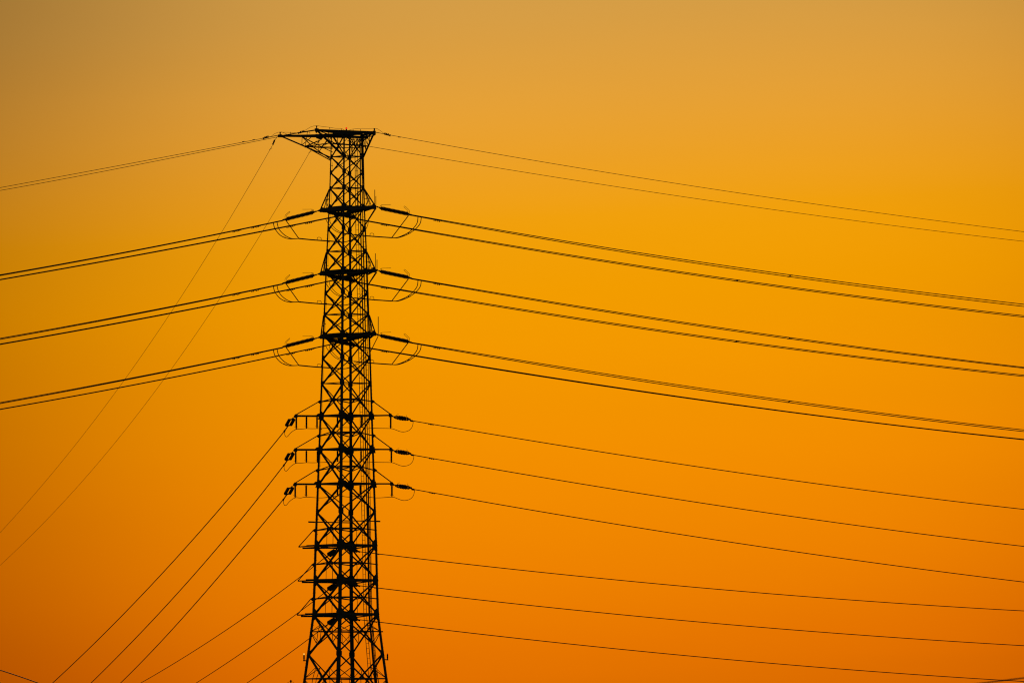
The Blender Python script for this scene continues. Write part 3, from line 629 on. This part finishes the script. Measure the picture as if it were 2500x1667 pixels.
for i in range(3):
    a, b, s = RN[i]
    twin(a, b, 2500, -.2, 80, f'upper pair of wires of the {LV3[i]} main line, descending right', MR, (1062, 1066, 1071, 1075), [s])
    a, b, s = RF[i]
    twin(a, b, 2500, 4.1, 86, f'lower pair of wires of the {LV3[i]} main line, descending right', MR, (933, 937, 942, 946), [s])
    a, b = LN[i]
    twin(a, b, 0, 0, 42, f'upper pair of wires of the {LV3[i]} main line, descending left', ML_, (617, 622, 628, 633, 571, 576, 581, 586), None, .054, .05, deg=2)
    a, b = LF[i]
    twin(a, b, 0, 4.1, 48, f'lower pair of wires of the {LV3[i]} main line, descending left', ML_, (749, 753, 758, 764, 703, 708, 713, 717), None, .049, .1, deg=2)

def single(meas, x_end, d0, d1, r, label, name='power_line', cat='power line', group=None, damp=(), deg=3, dr=.055, ext=.3):
    tr = track(meas, x_end, d0, d1, deg, ext)
    root = thing(name, P(*tr[0]), label, cat, group); wire_obj(tr, r, 'wire', root)
    for x in damp: damper(root, tr, x, .08, .4, dr)
    return root, tr
G1 = 'single lines running right from the wide crossarms'
for i, mm in enumerate(([(1004, 1026.5), (1080, 1039.5), (1200, 1059.4), (1700, 1138.3), (2200, 1207.2), (2500, 1242.7)],
                        [(1005.6, 1110), (1080, 1122.8), (1200, 1143.8), (1700, 1225.4), (2200, 1296.2), (2500, 1333)],
                        [(1007, 1193.6), (1080, 1206.6), (1200, 1227.5), (1700, 1310), (2200, 1381.8), (2500, 1420)])):
    single(mm, 2500, 1.2, 80, .052, f'single wire descending right from the {ORD[i]} wide crossarm', group=G1, damp=(1049+1.5*i, 1055+1.5*i))
G2 = 'single lines running right from behind the lower legs'
for i, mm in enumerate(([(875, 1345.5), (924, 1351.3), (1080, 1370), (1600, 1423.6), (1967, 1455.4), (2200, 1472.3), (2500, 1490.3)],
                        [(875, 1428.5), (926, 1434.6), (1080, 1453.5), (1600, 1507.3), (1967, 1539), (2250, 1560), (2500, 1575)],
                        [(875, 1511.8), (928, 1517.7), (1080, 1536), (1600, 1592.6), (1967, 1625), (2250, 1646.5), (2500, 1662.5)])):
    single(mm, 2500, 7, 130, .051, f'{LV3[i]} of the three flat wires leaving right behind the lower right leg', group=G2, damp=(917,) if i else (919, 923))
G3 = 'steep lines falling left from the wide crossarms'
for i, mm in enumerate(([(694.5, 1052), (647.4, 1110), (572, 1200), (467, 1321.3), (350, 1447.8), (127.5, 1667)],
                        [(692.8, 1135.5), (642.5, 1200), (467, 1410), (350, 1537), (221.5, 1667)],
                        [(691.3, 1219), (560, 1376), (467, 1484.4), (350, 1610), (293.7, 1667)])):
    single(mm, mm[-1][0], 2.6, 260, .058, f'steep single wire falling left from the {ORD[i]} wide crossarm', group=G3, deg=3, ext=.35)
G4 = 'sloping lines falling left from behind the lower legs'
G4M = ([(797, 1358.5), (767, 1379.2), (726, 1414.0), (660, 1461.8), (467, 1592.2), (342.5, 1667)],
       [(797, 1442.5), (760, 1471), (660, 1545.7), (603, 1583), (478, 1667)],
       [(797, 1526), (753.7, 1558.5), (660, 1627), (601.6, 1667)])
for i, mm in enumerate(G4M):
    single(mm, mm[-1][0], 7.2, 170, .05, f'{LV3[i]} of the three sloping wires falling left behind the left leg', group=G4, deg=2, ext=.5)

# ground wires
G5 = 'thin ground wires from the tower head'
def clampg(root, pts, d):
    m = MB(); p, q = P(*pts[0], d), P(*pts[1], d); m.tube([p, q], .085, 6)
    for t in (.15, .45, .75):
        c = p.lerp(q, t); m.box(c, c+Vector((0, 0, .19)), .14)
    m.tube([q, q+(q-p)*.2], .12, 6); m.build('dead_end_clamp', STEEL, root)
r, tr = single([(918, 323.5), (952, 330.6), (1200, 374.4), (1700, 455.7), (2218, 530), (2500, 566)], 2500, -4, 80, .029, 'upper thin ground wire descending right from the head', 'ground_wire', 'ground wire', G5, deg=3)
clampg(r, ((938, 327.6), (951, 330.8)), -3.6); damper(r, tr, 975, .06, .3, .05); MB().tube([P(918, 323.5, -4), P(938, 327.6, -3.7)], .035, 5).build('link', STEEL, r)
single([(866, 352), (902, 357.6), (1200, 407.9), (1700, 485.4), (2200, 553.4), (2500, 589.5)], 2500, 5, 92, .028, 'lower thin ground wire descending right from behind the head', 'ground_wire', 'ground wire', G5)
r, tr = single([(680, 331), (643, 338), (400, 384.2), (200, 421.5), (0, 458.5)], 0, 3, 44, .03, 'upper thin ground wire descending left from the far left tip', 'ground_wire', 'ground wire', G5, deg=2)
clampg(r, ((656, 335), (644, 338)), 3.3); MB().tube([P(680, 330.5, 3), P(656, 335, 3.2)], .035, 5).build('link', STEEL, r); damper(r, tr, 619, -.06, .3, .055); damper(r, tr, 594, -.06, .3, .055)
r, tr = single([(768, 318, ), (742, 322.5), (675, 335.2), (400, 390.3), (200, 428.5), (0, 465.5)], 0, -6, 38, .03, 'lower thin ground wire descending left from the high front tip', 'ground_wire', 'ground wire', G5, deg=3)
clampg(r, ((744, 321.5), (730, 325)), -5.8); MB().tube([P(768, 317.5, -6), P(744, 321.5, -5.8)], .035, 5).build('link', STEEL, r)
def steep(meas, d0, d1, label, clamp):
    ys = np.array([m[1] for m in meas]); xs = np.array([m[0] for m in meas]); c = np.polyfit((ys-800)/800, xs, 4)
    n = 70; yb = ys[-1]+260; tr = []
    for k in range(n+1):
        y = ys[0]+(yb-ys[0])*k/n; x = poly_ext(c, (y-800)/800, (ys[0]-800)/800, (ys[-1]-800)/800); t = (xs[0]-x)/(xs[0]-xs[-1]); inv = (1/(DIST+d0))*(1-t)+t/(DIST+d1); tr.append((x, y, 1/inv-DIST))
    root = thing('ground_wire', P(*tr[0]), label, 'ground wire', G5); wire_obj(tr, .022, 'wire', root)
    if clamp: clampg(root, ((670.5, 344), (666.5, 352)), d0+.3); MB().tube([P(677, 333.5, 3), P(670.5, 344, 3.2)], .03, 5).build('link', STEEL, root)
    for (x, y) in (((661, 364),) if clamp else ((757, 371.5),)):
        m = MB(); p = P(x, y, d0+.5); m.tube([p+Vector((.12, 0, .1)), p-Vector((.12, 0, .1))], .02, 5)
        for s in (-1, 1): m.tube([p+Vector((.1*s, 0, .08*s)), p+Vector((.16*s, 0, .08*s+.02))], .05, 6)
        m.build('vibration_damper', STEEL, root)
steep([(667, 352), (654, 375), (592.7, 480), (555, 545), (458, 700), (300, 932.6), (196, 1070), (89.6, 1200), (0, 1299.5)], 3.4, 420, 'hair-thin wire falling steeply left from the far left tip', True)
steep([(772, 344), (759, 366), (740, 400), (692.5, 480), (625.6, 590), (555.6, 700), (420, 898), (289.6, 1070), (177.8, 1200), (0, 1379.5)], -1, 420, 'hair-thin wire falling steeply left from beneath the head truss', False)
# two unrelated wires crossing the lower corners
single([(0, 1634.8), (48, 1650.5), (96, 1667.3)], 96, -150, -140, .055, 'short piece of dark wire crossing the bottom left corner', deg=2, ext=.5)
o = MB().tube([P(2300, 1677.5, -955), P(2400, 1666, -956), P(2500, 1653.8, -957), P(2620, 1639, -958)], .017, 8).build('overhead_wire', WIRE)
tag(o, 'blurred nearby wire crossing the bottom right corner', 'overhead wire')

# tip of a distant pole just left of the tower foot
t = P(710, 1658.5, -30); base = Vector((t.x, t.y, 0))
pl = thing('lightning_pole', base, 'knobbed tip of a slim pole rising left of the pylon', 'pole')
MB().lathe(base, Vector((0, 0, 1)), [(0, .16), (t.z-1, .07), (t.z-.45, .05)], 10).build('pole_shaft', STEEL, pl)
MB().lathe(Vector((t.x, t.y, t.z-.5)), Vector((0, 0, 1)), [(0, .05), (.05, .12), (.13, .12), (.17, .05), (.2, .05), (.24, .1), (.42, .11), (.47, .05), (.5, .02)], 12).build('finial', STEEL, pl)
ring = [Vector((t.x+.52*math.cos(a), t.y+.52*math.sin(a), t.z-.2-.26*(1-abs(math.sin(a/1)))*0 - .28*(math.cos(a)**2))) for a in np.linspace(0, 2*math.pi, 25)]
MB().tube(ring, .012, 5).build('hoop', STEEL, pl)
